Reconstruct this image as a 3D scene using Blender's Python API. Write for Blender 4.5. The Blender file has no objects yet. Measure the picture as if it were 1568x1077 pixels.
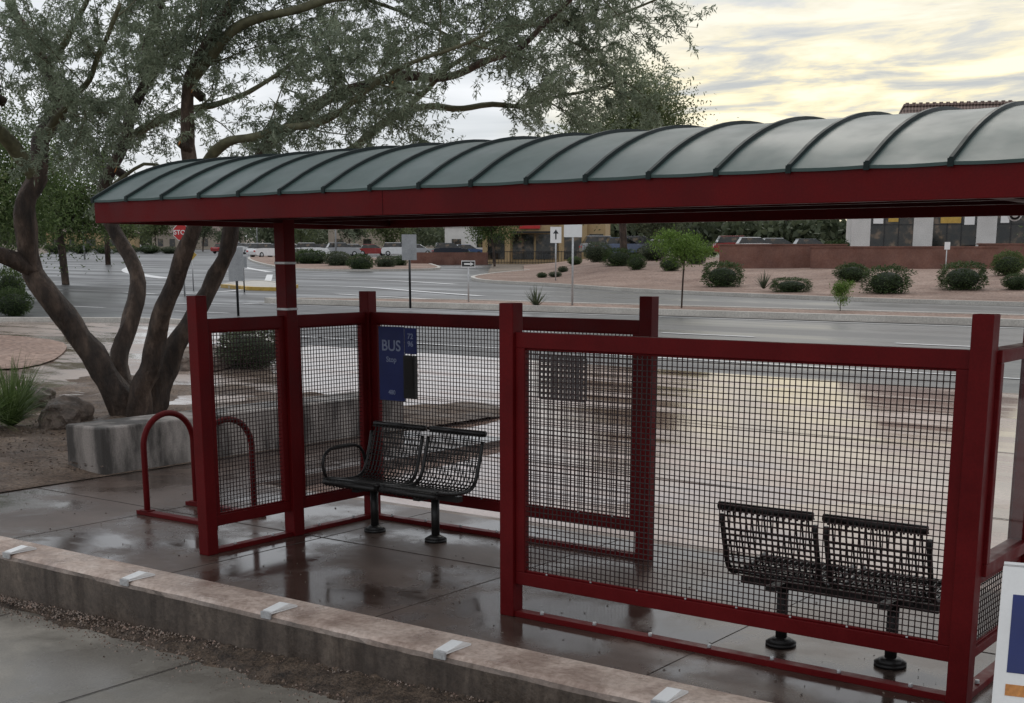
import bpy, bmesh, math, random
import numpy as np
from mathutils import Vector, Matrix, noise
random.seed(7); rng=np.random.default_rng(7)
scene=bpy.context.scene
SY,CY=math.sin(math.radians(36.5)),math.cos(math.radians(36.5))
YAW=math.radians(36.5)
def W(R,F): return (CY*R-SY*F, SY*R+CY*F)      # site frame (right, away) -> world XY
def K(k,F): return W(k*F,F)
def FF(X,Y): return -SY*X+CY*Y
def zt(X,Y):
    F=FF(X,Y)
    return -0.15+(0.018*(F-12) if F>12 else 0)

# ------------------------------------------------------------------ materials
def newmat(name):
    m=bpy.data.materials.new(name); m.use_nodes=True
    nt=m.node_tree; b=nt.nodes['Principled BSDF']; return m,nt,b
def nz(nt,scale,detail=6,rough=.6,stretch=(1,1,1),coord='Object',dist=0):
    tc=nt.nodes.new('ShaderNodeTexCoord'); mp=nt.nodes.new('ShaderNodeMapping')
    mp.inputs['Scale'].default_value=stretch
    n=nt.nodes.new('ShaderNodeTexNoise'); n.inputs['Scale'].default_value=scale
    n.inputs['Detail'].default_value=min(detail,5); n.inputs['Roughness'].default_value=rough; n.inputs['Distortion'].default_value=dist
    nt.links.new(tc.outputs[coord],mp.inputs['Vector']); nt.links.new(mp.outputs[0],n.inputs['Vector'])
    return n.outputs['Fac']
def ramp(nt,fac,stops):
    r=nt.nodes.new('ShaderNodeValToRGB'); e=r.color_ramp.elements
    e[0].position=stops[0][0]; e[0].color=(*stops[0][1],1)
    e[1].position=stops[-1][0]; e[1].color=(*stops[-1][1],1)
    for p,c in stops[1:-1]:
        q=e.new(p); q.color=(*c,1)
    nt.links.new(fac,r.inputs[0]); return r.outputs[0]
def maprange(nt,v,a,b,c,d):
    m=nt.nodes.new('ShaderNodeMapRange'); m.inputs[1].default_value=a;m.inputs[2].default_value=b
    m.inputs[3].default_value=c;m.inputs[4].default_value=d
    nt.links.new(v,m.inputs[0]); return m.outputs[0]
def mixc(nt,f,a,b,mode='MIX'):
    m=nt.nodes.new('ShaderNodeMix'); m.data_type='RGBA'; m.blend_type=mode
    for s,i in ((f,0),(a,6),(b,7)):
        if isinstance(s,(int,float)): m.inputs[i].default_value=s
        elif isinstance(s,tuple): m.inputs[i].default_value=(*s,1)
        else: nt.links.new(s,m.inputs[i])
    return m.outputs[2]
def bump(nt,b,h,strength,dist=.01):
    n=nt.nodes.new('ShaderNodeBump'); n.inputs['Strength'].default_value=strength
    n.inputs['Distance'].default_value=dist
    nt.links.new(h,n.inputs['Height']); nt.links.new(n.outputs[0],b.inputs['Normal'])
def surf(name,ca,cb,scale=4,rough=(.5,.8),rscale=1.5,bs=.3,bscale=60,bd=.005,stretch=(1,1,1),spec=.5,metal=0,fine=.25,band=(.3,.7)):
    m,nt,b=newmat(name)
    n=nz(nt,scale,8,.62,stretch)
    c=ramp(nt,n,[(band[0],ca),(band[1],cb)])
    if fine:
        n2=nz(nt,bscale,3,.6); c2=ramp(nt,n2,[(.3,(1-fine,)*3),(.7,(1+fine*.4,)*3)])
        c=mixc(nt,1.0,c,c2,'MULTIPLY')
    nt.links.new(c,b.inputs['Base Color'])
    r=nz(nt,rscale,4,.6,stretch)
    nt.links.new(maprange(nt,r,.35,.65,rough[0],rough[1]),b.inputs['Roughness'])
    b.inputs['Specular IOR Level'].default_value=spec; b.inputs['Metallic'].default_value=metal
    if bs: bump(nt,b,nz(nt,bscale,4,.6),bs,bd)
    return m
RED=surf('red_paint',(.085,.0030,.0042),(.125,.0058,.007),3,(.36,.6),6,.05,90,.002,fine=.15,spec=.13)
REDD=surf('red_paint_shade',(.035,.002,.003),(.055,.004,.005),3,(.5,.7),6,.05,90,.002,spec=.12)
BLACK=surf('black_coating',(.010,.009,.009),(.018,.016,.015),10,(.28,.5),12,.05,90,.002,spec=.4)
WIRE=surf('wire_coating',(.022,.010,.010),(.036,.014,.014),10,(.4,.6),12,0,spec=.3)
ROOF=surf('green_metal_roof',(.036,.066,.061),(.060,.096,.089),1.2,(.36,.54),1.6,.10,9,.004,fine=.12,spec=.36)
SEAM=surf('green_metal_seam',(.008,.015,.015),(.016,.026,.025),3,(.4,.6),3,0,fine=.05,spec=.18)
CONC_KERB=surf('kerb_concrete',(.17,.125,.10),(.33,.26,.215),2.2,(.35,.7),2,.5,70,.006)
CONC_BLOCK=surf('seat_wall_concrete',(.05,.043,.038),(.30,.265,.24),2.2,(.4,.8),2,.5,60,.006,(1,1,.3),band=(.42,.58))
GRAVEL=surf('pink_gravel',(.26,.175,.14),(.45,.325,.265),.35,(.7,.95),1,.9,9,.06,fine=.55,spec=.2)
GRANITE=surf('decomposed_granite',(.07,.045,.033),(.23,.165,.12),1.6,(.5,.9),1.5,1,28,.03,fine=.65,spec=.3)
SOIL=surf('wet_soil',(.035,.024,.018),(.19,.135,.095),10,(.4,.9),4,1,55,.03,fine=.7,spec=.3)
JOINT=surf('joint_filler',(.03,.022,.018),(.06,.045,.037),6,(.6,.9),4,0)
DESERT=surf('desert_ground',(.14,.11,.085),(.26,.21,.16),.2,(.7,.95),1,.6,6,.05,fine=.3)
WHITE=surf('white_road_paint',(.6,.6,.6),(.88,.88,.88),6,(.4,.6),2,.1,60)
YELLOW=surf('yellow_paint',(.45,.28,.05),(.65,.42,.08),6,(.4,.6),2,.1,60)
STEEL=surf('galvanised_steel',(.42,.43,.44),(.62,.62,.62),8,(.35,.55),5,0,metal=.4)
SIGNBACK=surf('sign_back',(.3,.31,.32),(.4,.41,.42),4,(.4,.6),2,0,metal=.3)
SIGNW=surf('sign_white',(.78,.78,.77),(.86,.86,.85),4,(.3,.5),2,0,fine=.03)
SIGNB=surf('sign_blue',(.008,.018,.11),(.012,.026,.16),4,(.3,.5),2,0,fine=.03)
SIGNR=surf('sign_red',(.45,.02,.02),(.55,.03,.03),4,(.3,.5),2,0,fine=.03)
DARK=surf('dark_plastic',(.01,.01,.011),(.02,.02,.022),4,(.3,.5),2,0)
STUCCO=surf('white_stucco',(.58,.57,.55),(.70,.69,.67),.8,(.7,.9),2,.2,20)
BEIGE=surf('beige_stucco',(.30,.25,.20),(.38,.32,.26),.8,(.7,.9),2,.2,20)
TAN=surf('tan_stucco',(.40,.28,.14),(.5,.36,.2),.8,(.7,.9),2,.2,20)
REDW=surf('red_block_wall',(.13,.055,.04),(.23,.11,.08),.8,(.6,.9),2,.4,10)
ROCK=surf('rock',(.05,.036,.028),(.2,.15,.12),3,(.5,.9),2,1,12,.05)
ORANGE=surf('cut_wood',(.5,.2,.05),(.65,.28,.08),12,(.6,.8),2,0)
RUBBER=surf('rubber',(.01,.01,.01),(.02,.02,.02),4,(.7,.9),2,0)

def wet(name,ca,cb,scale,lo,hi,rs,stretch=(1,1,1),bs=.25,bscale=80,spec=.5,dark=.55,th=(.42,.58),cstretch=(1,1,1)):
    m,nt,b=newmat(name)
    n=nz(nt,scale,8,.65,cstretch); c=ramp(nt,n,[(.3,ca),(.7,cb)])
    n2=nz(nt,bscale,3,.6); c=mixc(nt,1.0,c,ramp(nt,n2,[(.3,(.75,)*3),(.7,(1.12,)*3)]),'MULTIPLY')
    p=nz(nt,rs,6,.62,stretch,dist=.3)
    w=maprange(nt,p,th[0],th[1],0,1)
    c=mixc(nt,w,mixc(nt,1.0,c,(dark,)*3,'MULTIPLY'),c)
    nt.links.new(c,b.inputs['Base Color'])
    nt.links.new(maprange(nt,w,0,1,lo,hi),b.inputs['Roughness'])
    b.inputs['Specular IOR Level'].default_value=spec
    bn=nt.nodes.new('ShaderNodeBump'); bn.inputs['Distance'].default_value=.004
    nt.links.new(maprange(nt,w,0,1,.03,bs),bn.inputs['Strength'])
    nt.links.new(nz(nt,bscale,4,.6),bn.inputs['Height']); nt.links.new(bn.outputs[0],b.inputs['Normal'])
    return m
PLAT=wet('wet_platform_concrete',(.075,.048,.037),(.14,.10,.082),1.6,.10,.42,.9,spec=.42)
WALK=wet('wet_sidewalk_concrete',(.25,.225,.185),(.38,.345,.295),1.3,.25,.6,.6,dark=.55)
APRON=wet('wet_bus_bay_concrete',(.30,.19,.15),(.52,.375,.315),.35,.05,.26,.5,(.4,3.0,1),.12,26,spec=1.0,dark=.8,th=(.46,.62),cstretch=(.6,3,1))
ASPH=wet('wet_asphalt',(.045,.046,.048),(.085,.085,.086),.4,.30,.54,.16,(.3,2.6,1),.6,25,spec=.40)
FARWALK=wet('wet_corner_paving',(.25,.185,.15),(.40,.31,.255),.6,.10,.42,.6,(.7,1.8,1),.2,30,spec=.8,dark=.7)

m,nt,b=newmat('bark'); 
n=nz(nt,7,8,.7,(1,1,.35)); c=ramp(nt,n,[(.28,(.016,.011,.009)),(.5,(.06,.04,.03)),(.75,(.18,.13,.10))])
n2=nz(nt,1.6,4,.6); c=mixc(nt,1.0,c,ramp(nt,n2,[(.38,(.5,.45,.4)),(.62,(1.25,1.2,1.15))]),'MULTIPLY')
nt.links.new(c,b.inputs['Base Color']); b.inputs['Roughness'].default_value=.7; bump(nt,b,nz(nt,18,6,.7,(1,1,.3)),1,.05); BARK=m
m,nt,b=newmat('green_bark')
n=nz(nt,9,8,.7); c=ramp(nt,n,[(.3,(.05,.048,.024)),(.7,(.15,.145,.08))]); nt.links.new(c,b.inputs['Base Color']); b.inputs['Roughness'].default_value=.7; GBARK=m
m,nt,b=newmat('tile_roof')
w=nt.nodes.new('ShaderNodeTexWave'); w.inputs['Scale'].default_value=1.6; w.bands_direction='X'
w2=nt.nodes.new('ShaderNodeTexWave'); w2.inputs['Scale'].default_value=1.2; w2.bands_direction='Z'
tc=nt.nodes.new('ShaderNodeTexCoord'); nt.links.new(tc.outputs['Object'],w.inputs[0]); nt.links.new(tc.outputs['Object'],w2.inputs[0])
c=mixc(nt,.5,ramp(nt,w.outputs[1],[(.2,(.08,.06,.052)),(.8,(.36,.27,.23))]),ramp(nt,w2.outputs[1],[(.2,(.10,.07,.06)),(.8,(.36,.27,.24))]))
nt.links.new(c,b.inputs['Base Color']); b.inputs['Roughness'].default_value=.8; bump(nt,b,w.outputs[1],.8,.08); TILE=m

def leafmat(name,ca,cb,cc,trans=.3):
    m,nt,b=newmat(name)
    g=nt.nodes.new('ShaderNodeNewGeometry')
    c=ramp(nt,g.outputs['Random Per Island'],[(0,ca),(.5,cb),(1,cc)])
    n=nz(nt,.9,3,.5); c=mixc(nt,1.0,c,ramp(nt,n,[(.35,(.7,.72,.7)),(.65,(1.15,1.15,1.1))]),'MULTIPLY')
    nt.links.new(c,b.inputs['Base Color']); b.inputs['Roughness'].default_value=.6; b.inputs['Specular IOR Level'].default_value=.25
    t=nt.nodes.new('ShaderNodeBsdfTranslucent'); nt.links.new(c,t.inputs[0])
    mx=nt.nodes.new('ShaderNodeMixShader'); mx.inputs[0].default_value=trans
    nt.links.new(b.outputs[0],mx.inputs[1]); nt.links.new(t.outputs[0],mx.inputs[2])
    nt.links.new(mx.outputs[0],nt.nodes['Material Output'].inputs[0]); return m
L_MESQ=leafmat('mesquite_leaf',(.17,.21,.145),(.25,.295,.215),(.36,.405,.31),.5)
L_GREEN=leafmat('green_leaf',(.055,.09,.026),(.10,.145,.05),(.16,.21,.085),.4)
L_OLIVE=leafmat('olive_leaf',(.08,.105,.045),(.13,.16,.07),(.2,.225,.11),.45)
L_DARK=leafmat('dark_leaf',(.035,.06,.022),(.06,.095,.034),(.10,.135,.05))
L_BRIGHT=leafmat('bright_leaf',(.07,.13,.02),(.13,.21,.04),(.2,.3,.07))
L_FAR=leafmat('far_leaf',(.06,.075,.045),(.095,.115,.068),(.135,.155,.095))
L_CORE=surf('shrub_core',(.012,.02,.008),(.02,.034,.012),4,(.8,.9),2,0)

m,nt,b=newmat('window_glass_dark'); b.inputs['Roughness'].default_value=.06
n=nz(nt,1.3,4,.6); nt.links.new(ramp(nt,n,[(.4,(.008,.01,.011)),(.55,(.03,.026,.02)),(.66,(.16,.11,.07))]),b.inputs['Base Color']); GLASSD=m
m,nt,b=newmat('display_glass')
t=nt.nodes.new('ShaderNodeBsdfTransparent'); t.inputs[0].default_value=(.93,.95,.95,1)
gl=nt.nodes.new('ShaderNodeBsdfGlossy'); gl.inputs['Roughness'].default_value=.05
mx=nt.nodes.new('ShaderNodeMixShader'); mx.inputs[0].default_value=.12; nt.links.new(t.outputs[0],mx.inputs[1]); nt.links.new(gl.outputs[0],mx.inputs[2])
nt.links.new(mx.outputs[0],nt.nodes['Material Output'].inputs[0]); GLASS=m

# ------------------------------------------------------------------ mesh helpers
def link(o,parent=None):
    scene.collection.objects.link(o)
    if parent: o.parent=parent
    return o
def empty(name,loc=(0,0,0),rz=0):
    o=bpy.data.objects.new(name,None); o.location=loc; o.rotation_euler=(0,0,rz); o.empty_display_size=.2
    scene.collection.objects.link(o); return o
class MB:
    def __init__(s): s.v=[];s.f=[];s.m=[];s.mats=[];s.sm=[]
    def mi(s,mat):
        if mat not in s.mats: s.mats.append(mat)
        return s.mats.index(mat)
    def add(s,vs,fs,mat,smooth=False):
        o=len(s.v); s.v+= [tuple(v) for v in vs]; i=s.mi(mat)
        for f in fs: s.f.append([o+a for a in f]); s.m.append(i); s.sm.append(smooth)
    def box(s,x0,x1,y0,y1,z0,z1,mat,M=None):
        vs=[Vector(p) for p in ((x0,y0,z0),(x1,y0,z0),(x1,y1,z0),(x0,y1,z0),(x0,y0,z1),(x1,y0,z1),(x1,y1,z1),(x0,y1,z1))]
        if M: vs=[M@v for v in vs]
        s.add(vs,[(0,3,2,1),(4,5,6,7),(0,1,5,4),(1,2,6,5),(2,3,7,6),(3,0,4,7)],mat)
    def tube(s,pts,r,mat,seg=8,cap=True,jit=0):
        P=[Vector(p) for p in pts]; n=len(P)
        if isinstance(r,(int,float)): r=[r]*n
        vs=[];fs=[]
        t0=(P[1]-P[0]).normalized(); up=Vector((0,0,1)) if abs(t0.z)<.9 else Vector((1,0,0))
        a=t0.cross(up).normalized()
        for i in range(n):
            t=(P[min(i+1,n-1)]-P[max(i-1,0)]).normalized()
            a=(a-t*a.dot(t)).normalized(); bb=t.cross(a)
            for j in range(seg):
                th=2*math.pi*j/seg; rr=r[i]
                if jit: rr*=1+jit*(noise.noise(P[i]*3+Vector((math.cos(th),math.sin(th),0))*1.2))
                vs.append(P[i]+(a*math.cos(th)+bb*math.sin(th))*rr)
        for i in range(n-1):
            for j in range(seg):
                k=(j+1)%seg; fs.append((i*seg+j,i*seg+k,(i+1)*seg+k,(i+1)*seg+j))
        if cap: fs.append(tuple(range(seg))[::-1]); fs.append(tuple((n-1)*seg+j for j in range(seg)))
        s.add(vs,fs,mat,True)
    def cyl(s,x,y,z0,z1,r,mat,seg=16,r2=None):
        s.tube([(x,y,z0),(x,y,z1)],[r,r if r2 is None else r2],mat,seg)
    def prism(s,pts,h0,h1,mat,M=None):
        n=len(pts); vs=[Vector((x,y,h0)) for x,y in pts]+[Vector((x,y,h1)) for x,y in pts]
        if M: vs=[M@v for v in vs]
        fs=[tuple(range(n))[::-1],tuple(range(n,2*n))]+[(i,(i+1)%n,n+(i+1)%n,n+i) for i in range(n)]
        s.add(vs,fs,mat)
    def obj(s,name,parent=None,bevel=0,loc=None,rz=0):
        me=bpy.data.meshes.new(name); me.from_pydata(s.v,[],s.f)
        for mm in s.mats: me.materials.append(mm)
        me.polygons.foreach_set('material_index',s.m); me.polygons.foreach_set('use_smooth',s.sm); me.update()
        o=bpy.data.objects.new(name,me); link(o,parent)
        if loc: o.location=loc
        o.rotation_euler=(0,0,rz)
        if bevel:
            bv=o.modifiers.new('b','BEVEL'); bv.width=bevel; bv.segments=2; bv.limit_method='ANGLE'
        return o
def quads(name,V,mats,parent=None,loc=None):
    n=len(V)//4; me=bpy.data.meshes.new(name)
    me.vertices.add(n*4); me.vertices.foreach_set('co',np.ascontiguousarray(V,dtype=np.float32).ravel())
    me.loops.add(n*4); me.loops.foreach_set('vertex_index',np.arange(n*4,dtype=np.int32))
    me.polygons.add(n); me.polygons.foreach_set('loop_start',np.arange(0,n*4,4,dtype=np.int32))
    try: me.polygons.foreach_set('loop_total',np.full(n,4,dtype=np.int32))
    except Exception: pass
    for mm in mats: me.materials.append(mm)
    me.update(calc_edges=True); me.validate()
    o=bpy.data.objects.new(name,me); link(o,parent)
    if loc: o.location=loc
    return o
def leafquads(C,D,L,Wd):
    n=len(C); N=rng.normal(size=(n,3)); S=np.cross(D,N); S/=np.linalg.norm(S,axis=1)[:,None]+1e-9
    a=C; t=C+D*L[:,None]; mid=C+D*(L*.5)[:,None]; s=S*(Wd*.5)[:,None]
    return np.stack([a,mid-s,t,mid+s],axis=1).reshape(-1,3)
def rdir(n):
    d=rng.normal(size=(n,3)); return d/np.linalg.norm(d,axis=1)[:,None]

def drape(name,pts,dz,mat,cuts=(12,)):
    bm=bmesh.new(); vs=[bm.verts.new((x,y,0)) for x,y in pts]; bm.faces.new(vs)
    for c in cuts:
        g=bm.verts[:]+bm.edges[:]+bm.faces[:]
        bmesh.ops.bisect_plane(bm,geom=g,plane_co=(-SY*c,CY*c,0),plane_no=(-SY,CY,0))
    for v in bm.verts: v.co.z=zt(v.co.x,v.co.y)+dz
    bmesh.ops.recalc_face_normals(bm,faces=bm.faces[:])
    me=bpy.data.meshes.new(name); bm.to_mesh(me); bm.free()
    if len(me.polygons) and me.polygons[0].normal.z<0: me.flip_normals()
    me.materials.append(mat); o=bpy.data.objects.new(name,me); return link(o)
def smoothline(pts,step=.8,closed=False):
    P=[Vector((*p,0)) if len(p)==2 else Vector(p) for p in pts]; out=[]; n=len(P)
    for i in range(n if closed else n-1):
        if closed: p0,p1,p2,p3=P[i-1],P[i],P[(i+1)%n],P[(i+2)%n]
        else: p0,p1,p2,p3=P[max(i-1,0)],P[i],P[i+1],P[min(i+2,n-1)]
        k=max(1,int((p2-p1).length/step))
        for j in range(k):
            t=j/k; out.append(.5*((2*p1)+(p2-p0)*t+(2*p0-5*p1+4*p2-p3)*t*t+(-p0+3*p1-3*p2+p3)*t**3))
    if not closed: out.append(P[-1])
    return out
def ribbon(mb,pts,w,z0,h,mat,closed=False):
    P=[Vector((p[0],p[1],0)) for p in pts]; n=len(P); L=[];R_=[]
    for i in range(n):
        if closed: t=(P[(i+1)%n]-P[i-1])
        else: t=P[min(i+1,n-1)]-P[max(i-1,0)]
        t.normalize(); s=Vector((-t.y,t.x,0))*w/2
        L.append(P[i]+s); R_.append(P[i]-s)
    vs=[]
    for i in range(n):
        za=zt(P[i].x,P[i].y)+z0
        vs+=[(L[i].x,L[i].y,za+h),(R_[i].x,R_[i].y,za+h)]
        if h: vs+=[(L[i].x,L[i].y,za-.05),(R_[i].x,R_[i].y,za-.05)]
    st=4 if h else 2; fs=[]
    for i in range(n if closed else n-1):
        a=i*st; c=((i+1)%n)*st
        fs.append((a+1,c+1,c,a))
        if h: fs+=[(a,c,c+2,a+2),(a+3,c+3,c+1,a+1)]
    mb.add(vs,fs,mat)

# ------------------------------------------------------------------ camera
cam=bpy.data.cameras.new('camera'); co=bpy.data.objects.new('camera',cam); scene.collection.objects.link(co)
co.location=(0,0,2.1); co.rotation_euler=(math.radians(90-11.81),0,YAW)
cam.sensor_width=36; cam.lens=45.57; cam.shift_y=.1767; cam.shift_x=-.0089; cam.clip_end=6000; cam.clip_start=.05
scene.camera=co

# ------------------------------------------------------------------ world
w=bpy.data.worlds.new('World'); scene.world=w; w.use_nodes=True; nt=w.node_tree
bg=nt.nodes['Background']
sky=nt.nodes.new('ShaderNodeTexSky'); sky.sky_type='NISHITA'; sky.sun_disc=False
GA=math.radians(36.5-17)
sunel=math.radians(42)
sky.sun_elevation=sunel; sky.sun_rotation=-GA
tc=nt.nodes.new('ShaderNodeTexCoord')
sep=nt.nodes.new('ShaderNodeSeparateXYZ'); nt.links.new(tc.outputs['Generated'],sep.inputs[0])
def mth(op,a,b=None):
    m=nt.nodes.new('ShaderNodeMath'); m.operation=op
    for i,s in enumerate((a,b)):
        if s is None: continue
        if isinstance(s,(int,float)): m.inputs[i].default_value=s
        else: nt.links.new(s,m.inputs[i])
    return m.outputs[0]
zz=mth('ADD',mth('MAXIMUM',sep.outputs[2],0),.06)
cmb=nt.nodes.new('ShaderNodeCombineXYZ')
nt.links.new(mth('DIVIDE',sep.outputs[0],zz),cmb.inputs[0]); nt.links.new(mth('DIVIDE',sep.outputs[1],zz),cmb.inputs[1])
mp=nt.nodes.new('ShaderNodeMapping'); mp.inputs['Rotation'].default_value=(0,0,-YAW+.35); mp.inputs['Scale'].default_value=(.8,1.15,1)
nt.links.new(cmb.outputs[0],mp.inputs[0])
n1=nt.nodes.new('ShaderNodeTexNoise'); n1.inputs['Scale'].default_value=.7; n1.inputs['Detail'].default_value=5; n1.inputs['Roughness'].default_value=.55; n1.inputs['Distortion'].default_value=.4
nt.links.new(mp.outputs[0],n1.inputs['Vector'])
n2=nt.nodes.new('ShaderNodeTexNoise'); n2.inputs['Scale'].default_value=2.0; n2.inputs['Detail'].default_value=6; n2.inputs['Roughness'].default_value=.60; n2.inputs['Distortion'].default_value=.35
nt.links.new(mp.outputs[0],n2.inputs['Vector'])
gray=ramp(nt,n1.outputs['Fac'],[(.32,(.54,.57,.60)),(.52,(.70,.72,.75)),(.70,(.90,.91,.93))])
gold=ramp(nt,n2.outputs['Fac'],[(.36,(.46,.47,.47)),(.44,(.64,.61,.52)),(.50,(.88,.78,.52)),(.60,(1.05,.95,.70))])
gd=nt.nodes.new('ShaderNodeVectorMath'); gd.operation='DOT_PRODUCT'
el=math.radians(5)
gd.inputs[1].default_value=(-math.sin(GA)*math.cos(el),math.cos(GA)*math.cos(el),math.sin(el))
nt.links.new(tc.outputs['Generated'],gd.inputs[0])
g=maprange(nt,gd.outputs['Value'],.950,.988,0,1)
low=maprange(nt,sep.outputs[2],.13,.23,1,0.15)
g=mth('MULTIPLY',g,low)
cl=mixc(nt,g,gray,gold)
skc=mixc(nt,1.0,sky.outputs[0],(.10,.10,.10),'MULTIPLY')
fin=mixc(nt,.92,skc,cl)
nt.links.new(fin,bg.inputs['Color']); bg.inputs['Strength'].default_value=1.17
sd=bpy.data.lights.new('sun','SUN'); sd.energy=.6; sd.angle=math.radians(30); sd.color=(1,.94,.85)
so=bpy.data.objects.new('sun',sd); scene.collection.objects.link(so)
dirv=Vector((-math.sin(GA)*math.cos(sunel),math.cos(GA)*math.cos(sunel),math.sin(sunel)))
so.rotation_euler=dirv.to_track_quat('Z','Y').to_euler()
scene.view_settings.view_transform='Standard'; scene.view_settings.look='None'; scene.view_settings.exposure=0

# ------------------------------------------------------------------ ground
bm=bmesh.new(); S=2500
bm.faces.new([bm.verts.new(p) for p in ((-S,-S,0),(S,-S,0),(S,S,0),(-S,S,0))])
def bis(bm,co_,no): bmesh.ops.bisect_plane(bm,geom=bm.verts[:]+bm.edges[:]+bm.faces[:],plane_co=co_,plane_no=no)
bis(bm,(-SY*12,CY*12,0),(-SY,CY,0)); bis(bm,(0,5.29,0),(0,1,0)); bis(bm,(0,5.31,0),(0,1,0)); bis(bm,(-16,0,0),(1,0,0)); bis(bm,(-16.1,0,0),(1,0,0))
for v in bm.verts:
    v.co.z=zt(v.co.x,v.co.y)
    if v.co.y<5.3 and v.co.x>-16.05: v.co.z=-.75
me=bpy.data.meshes.new('ground'); bm.to_mesh(me); bm.free(); me.materials.append(DESERT); link(bpy.data.objects.new('ground',me))

drape('road',[(-90,13.5),(90,13.5),(90,62),(-110,62)],.004,ASPH)
drape('side_street',[K(-.46,44),K(-.17,44),K(-.03,70),K(-.02,150),K(-.2,420),K(-.33,420),K(-.37,170),K(-.52,80)],.008,ASPH)
drape('bus_bay',[(-16,8.0),(90,8.0),(90,21.5),(-22,21.5)],.012,APRON)
drape('corner_paving',[K(-.75,16),K(-.6,40),K(-.25,38),K(-.19,28),K(-.17,19),K(-.24,15)],.03,FARWALK)
mb=MB()
for y in (11.6,15.4): ribbon(mb,[(x,y) for x in np.arange(-15,60,2.)],.03,.0165,0,GRANITE)
mb.obj('pavement_joint')
mb=MB()
mb.prism([(-10.9,5.48),(14,5.48),(14,8.35),(-10.9,8.35)],-.3,0,PLAT)
mb.prism([(-24,5.48),(-10.9,5.48),(-10.9,6.5),(-24,6.5)],-.3,0,PLAT)
mb.prism([(-10.9,8.35),(-9.4,8.35),(-9.4,12.5),(-10.9,12.5)],-.3,0,PLAT)
mb.obj('platform')
mb=MB()
for x in np.arange(-10.9,8,1.9): mb.box(x-.0025,x+.0025,5.49,8.33,.0,.002,JOINT)
mb.box(-10.9,8,7.0-.003,7.0+.003,.0,.003,JOINT)
mb.obj('platform_joint')
n=420; C=np.stack([rng.uniform(-10.8,-1,n),rng.uniform(5.55,8.3,n),np.full(n,.004)],1)
D=rdir(n); D[:,2]*=.08; quads('fallen_leaves',leafquads(C,D,rng.uniform(.012,.03,n),rng.uniform(.005,.012,n)),[ROCK])
mb=MB(); mb.box(-10.9,14,8.35,8.5,-.3,-.012,CONC_KERB); mb.obj('kerb',bevel=.015)
bm=bmesh.new()
bmesh.ops.create_grid(bm,x_segments=70,y_segments=70,size=.5)
for v in bm.verts:
    x=-30+(v.co.x+.5)*19.1; y=6.5+(v.co.y+.5)*9.0
    e=min(1,(-10.9-x)/1.0,(y-6.5)/.8)
    v.co=Vector((x,y,.01+.12*max(0,e)*(.5+noise.noise(Vector((x*.8,y*.8,0)))+.3*noise.noise(Vector((x*3,y*3,0))))-.06*max(0,(y-14)))) 
me=bpy.data.meshes.new('planting_bed'); bm.to_mesh(me); bm.free(); me.materials.append(GRANITE)
for p in me.polygons: p.use_smooth=True
link(bpy.data.objects.new('planting_bed',me))
C=np.stack([rng.uniform(-15,-10.95,3600),rng.uniform(6.55,11.5,3600),np.full(3600,.10)],1)
D=rdir(3600); D[:,2]*=.15; quads('leaf_litter',leafquads(C,D,rng.uniform(.02,.06,3600),rng.uniform(.01,.025,3600)),[ROCK])
def zl(x): return -.37+.028*(x+9)
mb=MB()
mb.add([(-40,-6,zl(-40)),(8,-6,zl(8)),(8,5.14,zl(8)),(-40,5.14,zl(-40))],[(0,1,2,3)],WALK); mb.obj('sidewalk')
mb=MB()
for x in (-10.9,-8.2,-6.1,-3.4,-.7):
    mb.add([(x-.006,-5,zl(x)+.004),(x+.006,-5,zl(x)+.004),(x+.006,5.0,zl(x)+.004),(x-.006,5.0,zl(x)+.004)],[(0,1,2,3)],JOINT)
mb.obj('sidewalk_joint')
vs=[];fs=[];nx=260;ny=9
def sw(x): return .05+.34*min(1,max(0,(x+8.6)/4.5))
for i in range(nx+1):
    x=-9+11*i/nx; wd=sw(x)+.08*noise.noise(Vector((x*2.3,0,3)))
    for j in range(ny+1):
        t=j/ny; y=5.135-wd*(1-t); e=max(0,t*.07*min(1,(x+9)/3))
        vs.append((x,y,zl(x)-.012+.022*min(1,t*4)+e*.8+.022*noise.noise(Vector((x*14,y*14,0)))+.012*noise.noise(Vector((x*40,y*40,5)))))
for i in range(nx):
    for j in range(ny):
        a=i*(ny+1)+j; fs.append((a,a+ny+1,a+ny+2,a+1))
mb=MB(); mb.add(vs,fs,SOIL,True); mb.obj('soil_strip')
mb=MB()
for i in range(5200):
    x=random.uniform(-8.8,-1); y=5.13-abs(random.gauss(0,.5))*(sw(x)+.08); r=random.uniform(.003,.011)*(1.7 if random.random()<.08 else 1)
    p=Vector((x,y,zl(x)+(.016+(.05 if y>5.0 else 0)*(y-5.0)/.13 if y>5.135-sw(x) else .002))); a=random.random()*6
    q=[p+Vector((math.cos(a+k*2.1)*r,math.sin(a+k*2.1)*r,-r*.3)) for k in range(3)]+[p+Vector((0,0,r*.8))]
    mb.add(q,[(0,1,3),(1,2,3),(2,0,3)],random.choice((ROCK,GRANITE,CONC_KERB,CONC_KERB,GRAVEL)))
mb.obj('gravel')
m,nt,b=newmat('retaining_concrete')
n=nz(nt,2.4,9,.68); top=ramp(nt,n,[(.3,(.24,.165,.13)),(.46,(.40,.305,.255)),(.52,(.50,.395,.335)),(.72,(.62,.52,.455))])
n3=nz(nt,28,4,.7); top=mixc(nt,1.0,top,ramp(nt,n3,[(.3,(.7,.66,.62)),(.6,(1.1,1.1,1.1))]),'MULTIPLY')
n2=nz(nt,2.6,8,.65,(1,1,.6)); face=ramp(nt,n2,[(.3,(.05,.037,.03)),(.55,(.11,.085,.068)),(.75,(.21,.165,.13))])
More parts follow.
